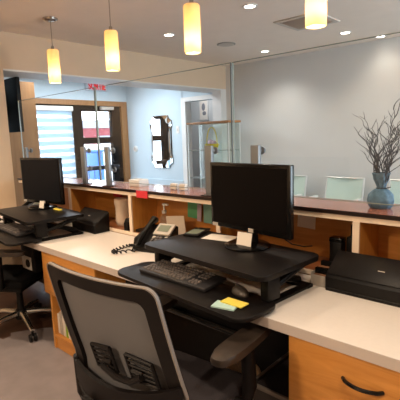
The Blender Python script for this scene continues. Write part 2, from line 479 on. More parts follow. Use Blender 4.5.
# corridor picture
pc = thing('framed_picture', 'framed pale picture hanging in the corridor behind doorway', 'picture', (-5.55, 6.2, 1.70))
B(-.115, .115, -.025, 0, 0, .42, bev=.004).obj('frame', 'white', pc)
B(-.095, .095, -.028, -.02, .02, .40).obj('mat_board', 'paper', pc)
MB().sphere((0, -.028, .26), .045, 1, .08, 1.6).sphere((.02, -.029, .14), .04, 1.2, .08, 1).obj('figure', 'grey', pc)

# glass showcase
sh = thing('glass_showcase', 'glass showcase with wooden top standing near the pier', 'showcase', (-3.98, 4.62, 0))
B(-.4, .4, -.14, .14, 1.575, 1.605, bev=.004).obj('wooden_top', 'frame', sh)
for z in (1.19, .78): B(-.38, .38, -.12, .12, z, z+.012).obj('glass_shelf', 'shelfglass', sh)
B(-.39, .39, .115, .123, .1, 1.575).obj('back_glass', 'shelfglass', sh)
B(-.4, .4, -.14, .14, 0, .1).obj('plinth', 'white', sh)
for sx in (-.39, .38):
    for sy in (-.13, .12): B(sx, sx+.012, sy, sy+.012, .1, 1.575).obj('post', 'chairmetal', sh)
bk = thing('yellow_basket', 'small yellow wicker basket with hoop handle on the glass shelf', 'basket', (-3.99, 4.60, 1.203))
MB().lathe([(.06, 0), (.075, .03), (.1, .085), (.108, .085), (.085, .025), (.065, -.0)], n=20).obj('bowl', 'basket', bk)
MB().tube([(.1*math.cos(PI*i/14), 0, .08 + .24*math.sin(PI*i/14)) for i in range(15)], .007, 6).obj('handle', 'basket', bk)
MB().sphere((-.02, 0, .1), .05, n=10).sphere((.03, .01, .095), .04, n=10).obj('filling', 'lilac', bk)

# ------------------------------------------------------------------ ceiling fixtures
dl = None
spots = [(-3.16, 3.03, 'recessed ceiling downlight nearest the third pendant lamp'),
         (-2.06, 2.88, 'recessed ceiling downlight between third and rightmost pendant lamps'),
         (-3.02, 4.53, 'recessed ceiling downlight left of the square vent by back wall'),
         (-1.93, 4.38, 'recessed ceiling downlight right of the square vent'),
         (-1.74, 4.86, 'rightmost recessed downlight tight against the back wall')]
for x, y, lab in spots:
    if dl is None:
        dl = thing('ceiling_downlight', lab, 'downlight', (x, y, CE), 0, 'recessed downlights')
        MB().lathe([(.062, 0), (.06, -.006), (.045, -.008), (.042, 0)], n=24).obj('trim_ring', 'white', dl)
        MB().cyl((0, 0, -.001), (0, 0, -.004), .043).obj('lens', 'lamp', dl)
    else:
        dup(dl, (x, y, CE), 0, lab)
sp = thing('ceiling_speaker', 'round grey speaker grille flush in the ceiling', 'speaker', (-3.07, 3.83, CE))
MB().lathe([(.105, 0), (.105, -.006), (.095, -.009)], n=28).obj('rim', 'speaker', sp)
MB().cyl((0, 0, -.006), (0, 0, -.011), .094, .09).obj('grille', 'ventm', sp)
vt = thing('ceiling_vent', 'square slatted air vent in ceiling behind rightmost pendant lamp', 'vent', (-1.98, 3.66, CE))
mb = B(-.22, .22, -.22, -.18, -.012, 0); mb.box(-.22, .22, .18, .22, -.012, 0); mb.box(-.22, -.18, -.18, .18, -.012, 0); mb.box(.18, .22, -.18, .18, -.012, 0)
mb.obj('frame', 'ventm', vt)
B(-.18, .18, -.18, .18, -.003, 0).obj('backing', 'ventd', vt)
mb = MB()
for i in range(9): mb.box(-.18, .18, -.17+i*.04, -.15+i*.04, -.012, -.004, rot=Matrix.Rotation(.5, 3, 'X'))
mb.obj('slats', 'ventm', vt)

pd = None
for x, lab in ((-3.385, 'leftmost amber glass pendant lamp hanging above the counter'),
               (-2.555, 'second amber pendant lamp from the left, above the red counter label'),
               (-1.76, 'third amber pendant lamp from the left, above the wide monitor'),
               (-.97, 'rightmost amber pendant lamp in front of the ceiling vent')):
    if pd is None:
        pd = thing('pendant_lamp', lab, 'lamp', (x, 1.88, CE), 0, 'pendant lamps over the counter')
        MB().lathe([(.062, 0), (.06, -.014), (.04, -.024), (.012, -.028), (0, -.028)], n=28).obj('canopy', 'nickel', pd)
        MB().tube([(0, 0, -.026), (0, 0, -.235)], .0035, 8).obj('cord', 'nickel', pd)
        MB().lathe([(.0, -.222), (.012, -.224), (.014, -.26), (0, -.262)], n=16).obj('socket', 'nickel', pd)
        MB().lathe([(.012, -.252), (.044, -.254), (.0485, -.264), (.0485, -.525), (.0455, -.525), (.0455, -.266), (.04, -.258), (.012, -.256)], n=28).obj('glass_shade', 'cup', pd)
        MB().sphere((0, 0, -.452), .024, 1, 1, 1.6, n=14).obj('bulb', 'bulb', pd)
    else:
        dup(pd, (x, 1.88, CE), 0, lab)

# ------------------------------------------------------------------ reception counter
CT = 1.06
ct = thing('reception_counter', 'raised brown reception counter with open oak cubbies below', 'counter', (-1.7, 1.9, 0))
ox, oy = 1.7, -1.9
def cb(x0, x1, y0, y1, z0, z1, **k): return B(x0+ox, x1+ox, y0+oy, y1+oy, z0, z1, **k)
top = cb(XB+.005, .9, 1.768, 2.06, 1.042, CT).obj('counter_top', 'counter', ct)
cb(XB+.005, .9, 1.762, 1.768, 1.041, CT-.0005).obj('front_edge', 'counteredge', top)
cb(XB+.005, .9, 2.0, 2.02, 0, 1.042).obj('back_panel', 'oakx', ct)
cb(XB+.005, .9, 1.77, 1.79, 1.016, 1.041).obj('top_rail', 'whiteband', ct)
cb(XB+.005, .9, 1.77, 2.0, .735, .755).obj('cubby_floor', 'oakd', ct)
cb(XB+.005, .9, 1.762, 1.77, .733, .756).obj('floor_edge', 'whiteband', ct)
for x in (-3.1, -2.30, -1.5, -.71, .1):
    dv = cb(x-.014, x+.014, 1.772, 2.0, .756, 1.016).obj('divider', 'oak', ct)
    cb(x-.015, x+.015, 1.762, 1.772, .756, 1.016).obj('edge_strip', 'whiteband', dv)
cb(-.36+.0, -.33, 1.998, 2.0, .9, .92).obj('screw_cap', 'brown', ct)

# glass partition
seams = (XB+.005, -2.745, -1.44, -.135, .9)
labs = ('leftmost counter glass panel, in front of the exit door', 'middle counter glass panel, in front of the mirror wall', 'counter glass panel right of the wide seam, in front of waiting chairs', 'counter glass panel beyond the vase')
for a, b_, lab in zip(seams, seams[1:], labs):
    gp = thing('glass_partition', lab, 'glass partition', ((a+b_)/2, 1.84, CT+.03), 0, 'counter glass panels')
    hw = (b_-a)/2
    B(-hw+.008, hw-.008, -.005, .005, .003, .702).obj('pane', 'glass', gp)
    mb = B(-hw+.008, hw-.008, -.005, .005, 0, .003); mb.box(-hw+.008, hw-.008, -.005, .005, .702, .705)
    mb.box(-hw+.0055, -hw+.008, -.005, .005, 0, .705)
    mb.obj('polished_edge', 'glassedge', gp)
    B(hw-.008, hw-.0055, -.005, .005, 0, .705).obj('side_edge', 'glassdark', gp)
post = None
for x, lab in ((-3.89, 'steel glass-clamp post on counter beside the column, above the left monitor'),
               (-2.90, 'steel glass-clamp post left of the left glass seam'),
               (-2.58, 'steel glass-clamp post right of the left glass seam'),
               (-1.585, 'steel glass-clamp post just left of the wide monitor'),
               (-1.262, 'steel glass-clamp post rising behind the wide monitor')):
    if post is None:
        post = thing('glass_post', lab, 'post', (x, 1.80, CT), 0, 'steel posts holding the counter glass')
        B(-.025, .025, -.012, .012, .006, .292, bev=.002).obj('upright', 'steel', post)
        B(-.05, .05, -.03, .03, 0, .007, bev=.002).obj('base_plate', 'darkmetal', post)
        for z in (.262, .12):
            mb = MB().cyl((.004, .012, z), (.004, .035, z), .010); mb.cyl((.004, .045, z), (.004, .058, z), .021, .019)
            mb.obj('standoff', 'steel', post)
    else:
        dup(post, (x, 1.80, CT), 0, lab)

rl = B(-.058, .058, -.003, .0, -.042, .006)
tag(rl.obj('red_label', 'red', loc=(-2.16, 1.7615, 1.052)), 'red label stuck on the counter front edge', 'label')
tb = thing('tissue_box', 'low white box on the counter behind the left glass seam', 'box', (-2.39, 1.925, CT))
B(-.06, .06, -.045, .045, 0, .05, bev=.004).obj('carton', 'white', tb)
B(-.03, .03, -.015, .015, .05, .053).obj('slot', 'silverplastic', tb)
for x, lab in ((-1.99, 'clear card holder on counter, right of the low white box'), (-1.905, 'clear card holder on counter, nearest the green card')):
    h = thing('card_holder', lab, 'card holder', (x, 1.90, CT))
    B(-.03, .03, -.02, .02, 0, .035, bev=.002).obj('tray', 'clear', h)
    B(-.026, .026, -.012, .012, .004, .042).obj('card_stack', 'paper', h)

# vase with willow twigs
vs = thing('twig_vase', 'blue-grey cloth wrapped vase of curly twigs on the counter', 'vase', (-.665, 1.925, CT))
pleat = lambda a, z: 1 + .05*math.sin(9*a+z*40)
MB().lathe([(.040, 0), (.05, .01), (.056, .035), (.052, .06), (.034, .08), (.017, .09), (.0, .09)], n=48, wob=pleat).obj('wrapped_body', 'vase', vs)
MB().lathe([(.0, .088), (.016, .089), (.019, .1), (.03, .13), (.036, .158), (.032, .16), (.026, .13), (.012, .1), (0, .1)], n=48, wob=lambda a, z: 1+.16*math.sin(7*a+z*60)).obj('cloth_ruffle', 'vase', vs)
MB().tube([(.02*math.cos(2*PI*i/12), .02*math.sin(2*PI*i/12), .09) for i in range(13)] + [(.035, -.02, .095), (.05, -.03, .1)], .0025, 6).obj('tie_cord', 'twig', vs)
def twig(p, dirv, length, r, depth, mb, rnd):
    n = max(5, int(length/.022)); pts = [Vector(p)]; d_ = Vector(dirv).normalized()
    ph = rnd.uniform(0, 6); w = rnd.uniform(18, 32)
    for i in range(n):
        s = i/n
        d2 = d_ + Vector((math.sin(ph+s*length*w*2.2), math.cos(ph*1.7+s*length*w*2), .0))*(.35+.3*s)
        d2.z = max(d2.z, -.1)
        q_ = pts[-1] + d2.normalized()*length/n; q_.y = max(q_.y, -.066 + .004*math.sin(i)); pts.append(q_)
        if depth < 2 and i > 1 and rnd.random() < (.36 if depth == 0 else .22):
            a = rnd.uniform(0, 2*PI)
            twig(pts[-1], d_*.8 + Vector((math.cos(a)*.8, math.sin(a)*.8, .25)), length*rnd.uniform(.22, .42), r*.62, depth+1, mb, rnd)
    mb.tube(pts, [r*(1-.7*i/n) for i in range(n+1)], 6)
rnd = random.Random(11)
for k in range(16):
    a = 2*PI*k/16 + rnd.uniform(-.2, .2); t = rnd.uniform(.14, .36)
    ln = rnd.uniform(.2, .3)
    mb = MB(); twig((.012*math.cos(a), .012*math.sin(a), .1), (math.cos(a)*t, math.sin(a)*t, 1), ln, .0032, 0, mb, rnd)
    mb.obj('twig', 'twig', vs)
for a, t, ln, ph in ((3.75, .14, .33, 1), (.7, .12, .40, 2), (2.9, .28, .30, 3)):
    mb = MB(); twig((.008*math.cos(a), .008*math.sin(a), .1), (math.cos(a)*t, math.sin(a)*t, 1), ln, .0036, 0, mb, random.Random(ph))
    mb.obj('twig', 'twig', vs)

# ------------------------------------------------------------------ waiting chairs
wch = None
for x, lab in ((-2.80, 'mint mesh waiting chair seen just right of the wide monitor'),
               (-2.07, 'mint mesh waiting chair standing midway between the wide monitor and vase'),
               (-1.33, 'mint mesh waiting chair seen behind the twig vase')):
    if wch is None:
        wch = thing('waiting_chair', lab, 'chair', (x, 4.5, 0), 0, 'mint waiting chairs')
        def F(u, v):
            zz = .46 + v*.39; return Vector((-.215+.43*u, .2+.08*v+.02*math.cos(PI*(u-.5)), zz)), Vector((0, -1, 0))
        MB().sheet(F, 8, 4, .006).obj('backrest', 'mint', wch)
        MB().tube([(-.225, .2, .42), (-.225, .285, .86), (.225, .285, .86), (.225, .2, .42)], .011, 8).obj('back_frame', 'chairmetal', wch)
        def F(u, v): return Vector((-.22+.44*u, -.26+.46*v, .43+.02*v)), Vector((0, 0, -1))
        MB().sheet(F, 4, 4, .02).obj('seat', 'mint', wch)
        for sx in (-1, 1):
            B(sx*.26-.025, sx*.26+.025, -.2, .08, .635, .66, bev=.008).obj('armrest', 'chairmetal', wch)
            MB().tube([(sx*.26, -.05, .635), (sx*.26, -.03, .5), (sx*.225, -.02, .44)], .012, 8).obj('arm_post', 'chairmetal', wch)
            MB().tube([(sx*.225, .19, .44), (sx*.235, .26, 0)], .012, 8).obj('leg', 'chairmetal', wch)
            MB().tube([(sx*.225, -.24, .43), (sx*.235, -.27, 0)], .012, 8).obj('leg', 'chairmetal', wch)
    else:
        dup(wch, (x, 4.5, 0), 0, lab)

# ------------------------------------------------------------------ desk
dk = thing('reception_desk', 'long white laminate desk running below the reception counter', 'desk', (-1.7, 1.5, 0))
def db(x0, x1, y0, y1, z0, z1, **k): return B(x0+1.7, x1+1.7, y0-1.5, y1-1.5, z0, z1, **k)
dt = db(XB+.005, -.345, 1.237, 1.76, .692, DT).obj('desktop', 'desk', dk)
db(XB+.005, -.345, 1.234, 1.237, .692, DT).obj('front_edge', 'deskedge', dt)
db(-.345, -.32, 1.232, 1.76, 0, DT+.002).obj('end_panel', 'desk', dk)
db(XB+.005, -2.62, 1.74, 1.76, .08, .692).obj('underdesk_shade_panel', 'black', dk)  # black sheets stand in for the deep shade under the desk
db(-1.97, -.74, 1.74, 1.76, .006, .692).obj('underdesk_shade_panel', 'black', dk)
dw = db(-1.82, -.98, 1.335, 1.7, .57, .69).obj('hanging_drawer', 'black', dk, label='black gloss drawer under the desktop')
MB().tube([(-.13, -.18, .568), (.73, -.18, .568)], .016, 12).obj('front_lip', 'blackgloss', dw)

# right drawer pedestal
pr = thing('drawer_pedestal', 'oak drawer pedestal with black bow handle under the right desk end', 'cabinet', (-.54, 1.5, 0))
B(-.195, .19, -.24, .22, 0, .69).obj('body', 'oak', pr)
for z0, z1 in ((.38, .688), (.06, .374)):
    df = B(-.194, .189, -.26, -.24, z0, z1, bev=.002).obj('drawer', 'oakx', pr)
    zz = z1-.085
    MB().tube([(.075+.13*(-.5+i/12), -.26-.03*math.sin(PI*i/12)**.6, zz) for i in range(13)], .0068, 8).obj('handle', 'blackgloss', df)
# left open pedestal
pl = thing('open_shelf_pedestal', 'oak pedestal with one drawer over an open book shelf', 'cabinet', (-2.29, 1.5, 0))
B(-.29, -.268, -.235, .24, .0, .69).obj('side_panel', 'oak', pl)
B(.288, .31, -.235, .24, .0, .69).obj('side_panel', 'oak', pl)
B(-.268, .288, .22, .24, .0, .69).obj('rear_panel', 'oak', pl)
B(-.268, .288, -.235, .22, .085, .107).obj('shelf', 'oakx', pl)
B(-.268, .288, -.225, -.2, .0, .085).obj('plinth', 'oakx', pl)
B(-.268, .288, -.215, .2, .40, .42).obj('divider_board', 'oakx', pl)
B(-.31, .31, -.258, -.236, .405, .688, bev=.002).obj('drawer', 'oakx', pl)
xb = -2.555
for w, h, m, lab in ((.022, .14, 'paper', 'slim white booklet leftmost on the open oak shelf'), (.028, .16, 'silverplastic', 'grey booklet second from left on the open oak shelf'),
                     (.03, .185, 'paper', 'tall white booklet third from left on the open oak shelf'), (.02, .21, 'lime', 'lime green booklet on the open oak shelf'), (.055, .17, 'paper', 'thick white binder right of the lime booklet')):
    bo = thing('booklet', lab, 'book', (xb+w/2, 1.36, .1075), 0, 'booklets on the open shelf')
    B(-w/2, w/2, -.07, .1, 0, h, bev=.002).obj('cover', m, bo)
    B(-w/2+.003, w/2-.003, -.066, .102, .003, h+.001).obj('pages', 'paper', bo)
    xb += w + .008

# ------------------------------------------------------------------ sit-stand converters
def arm_bar(mb, x, y0, z0, y1, z1):
    mb.tube([(x, y0, z0), (x, y1, z1)], .016, 8)
def converter(loc, rz, label):
    t = thing('desk_converter', label, 'desk converter', loc, rz, 'black sit-stand desk converters')
    def rr(x0, x1, y0, y1, r, z, n=5):
        P_ = []
        for cx, cy, a0 in ((x1-r, y0+r, -90), (x1-r, y1-r, 0), (x0+r, y1-r, 90), (x0+r, y0+r, 180)):
            for i in range(n+1):
                a = math.radians(a0+90*i/n); P_.append((cx+r*math.cos(a), cy+r*math.sin(a), z))
        return P_
    MB().prism(rr(-.385, .385, -.2, .215, .04, .13), (0, 0, .022), .003).obj('platform', 'blacktop', t)
    MB().prism(rr(-.45, .40, -.335, -.10, .06, .015), (0, 0, .016), .003).obj('keyboard_tray', 'blacktop', t)
    mb = B(-.36, -.32, -.1, .2, 0, .014, bev=.004); mb.box(.31, .35, -.1, .2, 0, .014, bev=.004); mb.box(-.35, .35, .16, .2, 0, .014)
    mb.obj('base_frame', 'black', t)
    for sx in (-1, 1):
        mb = MB(); arm_bar(mb, sx*.33, -.12, .05, .16, .118); mb.obj('lift_arm', 'black', t)
        mb = MB(); arm_bar(mb, sx*.295, .17, .03, -.1, .115); mb.obj('lift_arm', 'black', t)
        B(sx*.345-.02, sx*.345+.02, -.14, -.06, .03, .128, bev=.006).obj('hinge_block', 'black', t)
    B(.05, .075, -.185, -.165, .118, .129).obj('release_tab', 'silverplastic', t)
    return t
CR = (-1.208, 1.46, DT); RZ = math.radians(-4.5)
c1 = converter(CR, RZ, 'black desk converter carrying the wide monitor behind the mesh chair')
CL = (-3.015, 1.43, DT)
c2 = dup(c1, CL, math.radians(-6), 'black desk converter at the left edge under the left monitor')

def key_layout():
    rows = []
    for r in range(6):
        x = -.205; y = .056 - r*.0215 - (.006 if r else 0)
        if r < 5:
            for i in range(15): rows.append((x+.0195*i, y, .0165, .0165))
        else:
            for wd in (.025, .02, .02, .1, .02, .02, .025, .02): rows.append((x, y, wd, .0165)); x += wd+.004
        for i in range(3):
            if r != 3: rows.append((.105+.0185*i - (.0), y, .015, .0165))
    return [k for k in rows if k[0]+k[2] < .212][:99]
def keyboard(loc, rz, label):
    t = thing('keyboard', label, 'keyboard', loc, rz, 'black keyboards on converter trays')
    tl = Matrix.Rotation(.07, 3, 'X')
    B(-.218, .218, -.072, .076, 0, .018, bev=.005, rot=tl, about=(0, -.072, 0)).obj('body', 'keybody', t)
    for x, y, w, h in key_layout():
        mb = MB(); z0 = .0175 + (y+.072)*.07
        q = [(x, y, z0), (x+w, y, z0), (x+w, y+h, z0+h*.07), (x, y+h, z0+h*.07)]
        s_ = .0022
        q2 = [(x+s_, y+s_, z0+.006), (x+w-s_, y+s_, z0+.006), (x+w-s_, y+h-s_, z0+.006+h*.07), (x+s_, y+h-s_, z0+.006+h*.07)]
        V = [mb.bm.verts.new(p) for p in q]; W = [mb.bm.verts.new(p) for p in q2]
        mb.bm.faces.new(W); mb.bm.faces.new(V)
        for i in range(4): mb.bm.faces.new((V[i], V[(i+1) % 4], W[(i+1) % 4], W[i]))
        mb.obj('key', 'key', t)
    return t
TZ = DT + .0315
k1 = keyboard((-1.335, 1.292, TZ), math.radians(-1), 'black keyboard on the converter tray in front of the wide monitor')
dup(k1, (-3.02, 1.262, TZ), math.radians(-3), 'black keyboard at the left edge under the left monitor')
ms = thing('computer_mouse', 'black computer mouse at the right end of the converter tray', 'mouse', (-1.0, 1.305, TZ), 1.15)
MB().sphere((0, 0, .0), .03, 1.0, 1.75, 1.1, n=20).obj('shell', 'mouseshell', ms)
for v in ms.children: pass
mm = kids(ms)[0].data
for v in mm.vertices:
    if v.co.z < 0: v.co.z = 0
MB().cyl((-.004, .03, .029), (.004, .03, .029), .006).obj('scroll_wheel', 'key', ms)
sn = thing('sticky_notes', 'yellow and mint sticky note pads on the tray corner', 'notes', (-.955, 1.178, TZ), .15)
B(-.06, .035, -.04, .02, 0, .006, rot=Matrix.Rotation(.1, 3, 'Z')).obj('mint_pad', 'mintnote', sn)
B(-.04, .06, -.005, .045, .0062, .0105, rot=Matrix.Rotation(-.15, 3, 'Z')).obj('yellow_pad', 'yellow', sn)

# ------------------------------------------------------------------ monitors
def monitor(loc, rz, label, m='screen', w=.5, h=.325, z0=.068):
    t = thing('monitor', label, 'monitor', loc, rz, 'monitors on the converters')
    B(-w/2, w/2, 0, .03, z0, z0+h, bev=.005).obj('housing', 'blackgloss', t)
    B(-w/2+.016, w/2-.016, -.002, .004, z0+.022, z0+h-.016).obj('display', m, t)
    B(-.06, .06, .03, .055, z0+.05, z0+h-.08, bev=.01).obj('rear_housing', 'black', t)
    MB().lathe([(.11, 0), (.112, .006), (.1, .012), (.04, .018), (0, .018)], n=36).obj('stand_base', 'blackgloss', t)
    B(-.03, .03, .025, .05, .014, z0+.1, bev=.006).obj('stand_neck', 'black', t)
    B(-w/2+.012, -w/2+.05, -.003, .001, z0+.002, z0+.018).obj('corner_sticker', 'silverplastic', t)
    B(.01, .04, -.003, .001, z0+.002, z0+.02).obj('bezel_sticker', 'silverplastic', t)
    return t
PZ = DT + .1525
monitor((-1.152, 1.565, PZ), math.radians(-6.5), 'wide black monitor on the converter behind the mesh chair')
monitor((-3.155, 1.553, PZ), math.radians(8.6), 'dark grey-lit monitor at left, against the blind', 'screenl', w=.5, h=.36, z0=.036)
def leaning_card(loc, rz, label, w=.07, h=.07, m='paper'):
    o = B(-w/2, w/2, -.002, .002, 0, h, rot=Matrix.Rotation(-.22, 3, 'X'), about=(0, 0, 0)).obj('note_card', m, loc=loc, rotz=rz)
    return tag(o, label, 'card')
leaning_card((-1.135, 1.513, PZ+.0145), math.radians(2), 'white note card leaning on the wide monitor base', .08, .062)
leaning_card((-3.05, 1.49, PZ+.0145), math.radians(3), 'white note card leaning on the left monitor base', .06, .055)
tg = tag(B(-.045, .045, -.012, .012, 0, .01, bev=.002).obj('yellow_light_piece', 'yellow', loc=(-2.93, 1.56, PZ+.0005)), 'flat yellow piece for the yellow light beside the left monitor base', 'slip')  # yellow light near the base, put in as a solid yellow piece
cab = MB().tube([(0, 0, .06), (.05, .0, .055), (.10, .02, .02), (.14, .06, .006), (.16, .1, .0035)], .003, 6).obj('monitor_cable', 'black', loc=(-1.06, 1.63, PZ))
tag(cab, 'thin black cable trailing right from behind the wide monitor', 'cable')
# smartphone / tablet on platform
tb_ = thing('tablet_phone', 'black handheld device with lit screen at converter rear left corner', 'phone', (-1.53, 1.62, PZ+.0005), .3)
B(-.045, .045, -.085, .085, 0, .012, bev=.004).obj('case', 'black', tb_)
B(-.034, .034, -.07, .03, .012, .0135).obj('display', 'lcd', tb_)
pp = tag(B(-.08, .08, -.055, .055, 0, .002).obj('paper_sheet', 'paper', loc=(-1.36, 1.61, PZ+.0003), rotz=.2), 'paper sheet lying on converter under the wide monitor edge', 'paper')

# ------------------------------------------------------------------ desk phone
def deskphone(loc, rz, label, sc=1):
    t = thing('desk_phone', label, 'phone', loc, rz, 'desk phones')
    MB().prism([(-.1, -.11, 0), (-.1, .08, 0), (-.1, .09, .125), (-.1, .07, .132), (-.1, -.11, .028)], (.2, 0, 0), .006).obj('body', 'black', t)
    sl = Matrix.Rotation(math.atan2(.104, .18), 3, 'X')
    def on(x0, x1, y0, y1, z0, z1): return B(x0, x1, y0-.11, y1-.11, .03+z0, .03+z1, rot=sl, about=(0, -.11, .03))
    on(-.02, .095, .11, .205, 0, .012).obj('silver_bezel', 'silverplastic', t)
    on(-.005, .075, .135, .19, .012, .014).obj('lcd_screen', 'lcd', t)
    for i in range(3):
        for j in range(4):
            on(-.01+i*.024, .008+i*.024, .015+j*.022, .03+j*.022, 0, .008).obj('key', 'silverplastic' if (i == 0 and j == 3) else 'key', t)
    on(.075, .093, .02, .1, 0, .006).obj('side_strip', 'silverplastic', t)
    hs = MB().tube([(-.072, -.12, .045), (-.072, -.105, .07), (-.072, -.05, .096), (-.072, .02, .136), (-.072, .075, .162), (-.072, .095, .152)], [.02, .025, .018, .017, .025, .02], 12)
    hs.obj('handset', 'blackgloss', t)
    pts = []
    for i in range(121):
        a = i/120; th_ = a*2*PI*18
        cx = -.075 - .12*math.sin(a*PI) ; cy = -.12 - .10*math.sin(a*PI*2)*.95 - .03*a
        pts.append((cx + .008*math.cos(th_), cy + .005*math.cos(th_+1), .014 + .008*math.sin(th_)))
    MB().tube(pts, .0042, 6).obj('coiled_cord', 'black', t)
    return t
ph = deskphone((-1.90, 1.655, DT), math.radians(14), 'black desk phone with grey screen beside the pump bottle')
dup(ph, (-3.57, 1.655, DT), math.radians(8), 'desk phone at the far left edge behind the left converter')

# ------------------------------------------------------------------ document scanners
def scanner(loc, rz, label, w):
    t = thing('document_scanner', label, 'scanner', loc, rz, 'black document scanners')
    MB().prism([(-w/2, -.06, 0), (-w/2, .065, 0), (-w/2, .07, .14), (-w/2, .06, .15), (-w/2, -.05, .07), (-w/2, -.062, .06)], (w, 0, 0), .005).obj('body', 'black', t)
    sl = Matrix.Rotation(math.atan2(.08, .11), 3, 'X')
    B(-w/2+.004, w/2-.004, -.049, .085, .071, .075, bev=.001, rot=sl, about=(0, -.049, .071)).obj('lid', 'blacktop', t)
    B(-.014, .014, .01, .014, .0751, .0754, rot=sl, about=(0, -.049, .071)).obj('pale_mark', 'silverplastic', t)
    B(-w/2+.01, w/2-.01, -.0625, -.058, .012, .016).obj('slot_line', 'blackgloss', t)
    return t
scanner((-.57, 1.688, DT), 0, 'black sloped document scanner on the right end of the desk', .43)
scanner((-2.72, 1.70, DT), math.radians(-2), 'black sloped document scanner between the left monitor and beige tub', .33)

# organiser
og = thing('desk_organizer', 'clear and black desk organiser between converter and right scanner', 'organizer', (-.825, 1.70, DT)); og.scale = (.85, .72, 1)
mb = B(-.045, .045, -.07, .09, 0, .012, bev=.002); mb.box(-.045, -.041, -.07, .09, .012, .06); mb.box(.041, .045, -.07, .09, .012, .06); mb.box(-.041, .041, -.07, -.066, .012, .05)
mb.obj('clear_tray', 'silverplastic', og)
B(-.04, .04, -.03, .0, .012, .075, bev=.004).obj('black_rail', 'blackgloss', og)
B(-.036, .036, -.06, -.034, .012, .05).obj('note_block', 'brown', og)
B(-.036, .036, .006, .05, .012, .07).obj('card_block', 'brown', og)
B(-.045, .045, .055, .09, .012, .09, bev=.006).obj('tape_body', 'black', og)

# ------------------------------------------------------------------ cubby contents
CF = .7552
t = thing('beige_tub', 'tall beige ribbed tub in the left cubby beside divider', 'tub', (-2.56, 1.9, CF))
MB().lathe([(.055, 0), (.06, .01)] + [(.06+(.003 if i % 2 else 0), .02+i*.014) for i in range(10)] + [(.06, .16), (0, .16)], n=28).obj('body', 'beige', t)
MB().lathe([(.066, .155), (.068, .16), (.068, .2), (.06, .207), (0, .207)], n=28).obj('lid', 'beige', t)
t = thing('black_tape_dispenser', 'black tape dispenser in front of the beige tub', 'tape dispenser', (-2.375, 1.80, CF))
MB().prism([(-.022, -.03, 0), (-.022, .05, 0), (-.022, .05, .04), (-.022, .02, .085), (-.022, -.01, .085), (-.022, -.03, .05)], (.044, 0, 0), .006).obj('body', 'black', t)
MB().cyl((-.025, .012, .05), (.025, .012, .05), .026).obj('tape_roll', 'blackgloss', t)
tag(B(-.055, .055, -.004, .004, 0, .055).obj('red_slip', 'red', loc=(-2.74, 1.985, .945)), 'red slip fixed to the cubby back above the beige tub', 'slip')
t = thing('pump_bottle', 'clear pump bottle of sanitiser in the cubby behind the phone', 'bottle', (-2.10, 1.90, CF))
MB().lathe([(.03, 0), (.034, .006), (.034, .09), (.026, .115), (.013, .125), (.013, .135), (0, .135)], n=24).obj('bottle_body', 'clear', t)
MB().lathe([(.03, .004), (.031, .06), (0, .06)], n=20).obj('gel', 'shelfglass', t)
mb = MB().cyl((0, 0, .135), (0, 0, .155), .016); mb.cyl((0, 0, .155), (0, 0, .195), .006); mb.box(-.012, .04, -.009, .009, .19, .203, bev=.003)
mb.obj('pump_head', 'white', t)
def flatcard(name, m, loc, w, h, tilt, rz, label, cat, th=.004):
    o = B(-w/2, w/2, -th/2, th/2, 0, h, rot=Matrix.Rotation(tilt, 3, 'Y'), about=(0, 0, 0)).obj(name, m, loc=loc, rotz=rz)
    return tag(o, label, cat)
flatcard('cream_envelope', 'envelope', (-1.945, 1.865, CF+.012), .17, .125, -.12, 0, 'cream envelope leaning in the cubby right of the pump bottle', 'envelope')
flatcard('green_card', 'green', (-1.885, 1.97, .868), .115, .115, .06, 0, 'bright green card on the cubby back beside the cream envelope', 'card')
flatcard('teal_card', 'teal', (-1.745, 1.955, .852), .075, .13, .0, 0, 'teal card leaning by the left side of the wide monitor', 'card')
flatcard('tag_strip', 'lilac', (-1.815, 1.945, .86), .035, .11, .05, 0, 'narrow pinkish strip between the green and teal cards', 'tag')
tag(B(-.1, .1, -.07, .07, 0, .018, bev=.003).obj('dark_folder', 'black', loc=(-2.19, 1.86, CF)), 'flat dark folder lying on the cubby floor behind phone handset', 'folder') 
flatcard('wall_note', 'paper', (-1.075, 1.996, .90), .105, .066, .04, 0, 'white note taped on the oak cubby back right of the wide monitor', 'note', .002)
t = thing('card_box', 'small black box in the cubby behind the organiser', 'box', (-.845, 1.88, CF))
B(-.03, .03, -.025, .025, 0, .13, bev=.004).obj('carton', 'black', t); B(-.032, .032, -.027, .027, .13, .15, bev=.003).obj('lid', 'blackgloss', t)
t = thing('hand_radio', 'black upright handset against the white cubby divider', 'handset', (-.782, 1.90, CF))
B(-.018, .018, -.03, .03, 0, .16, bev=.008).obj('body', 'black', t); MB().tube([(0, 0, .16), (0, 0, .215)], [.009, .006], 8).obj('aerial', 'black', t)

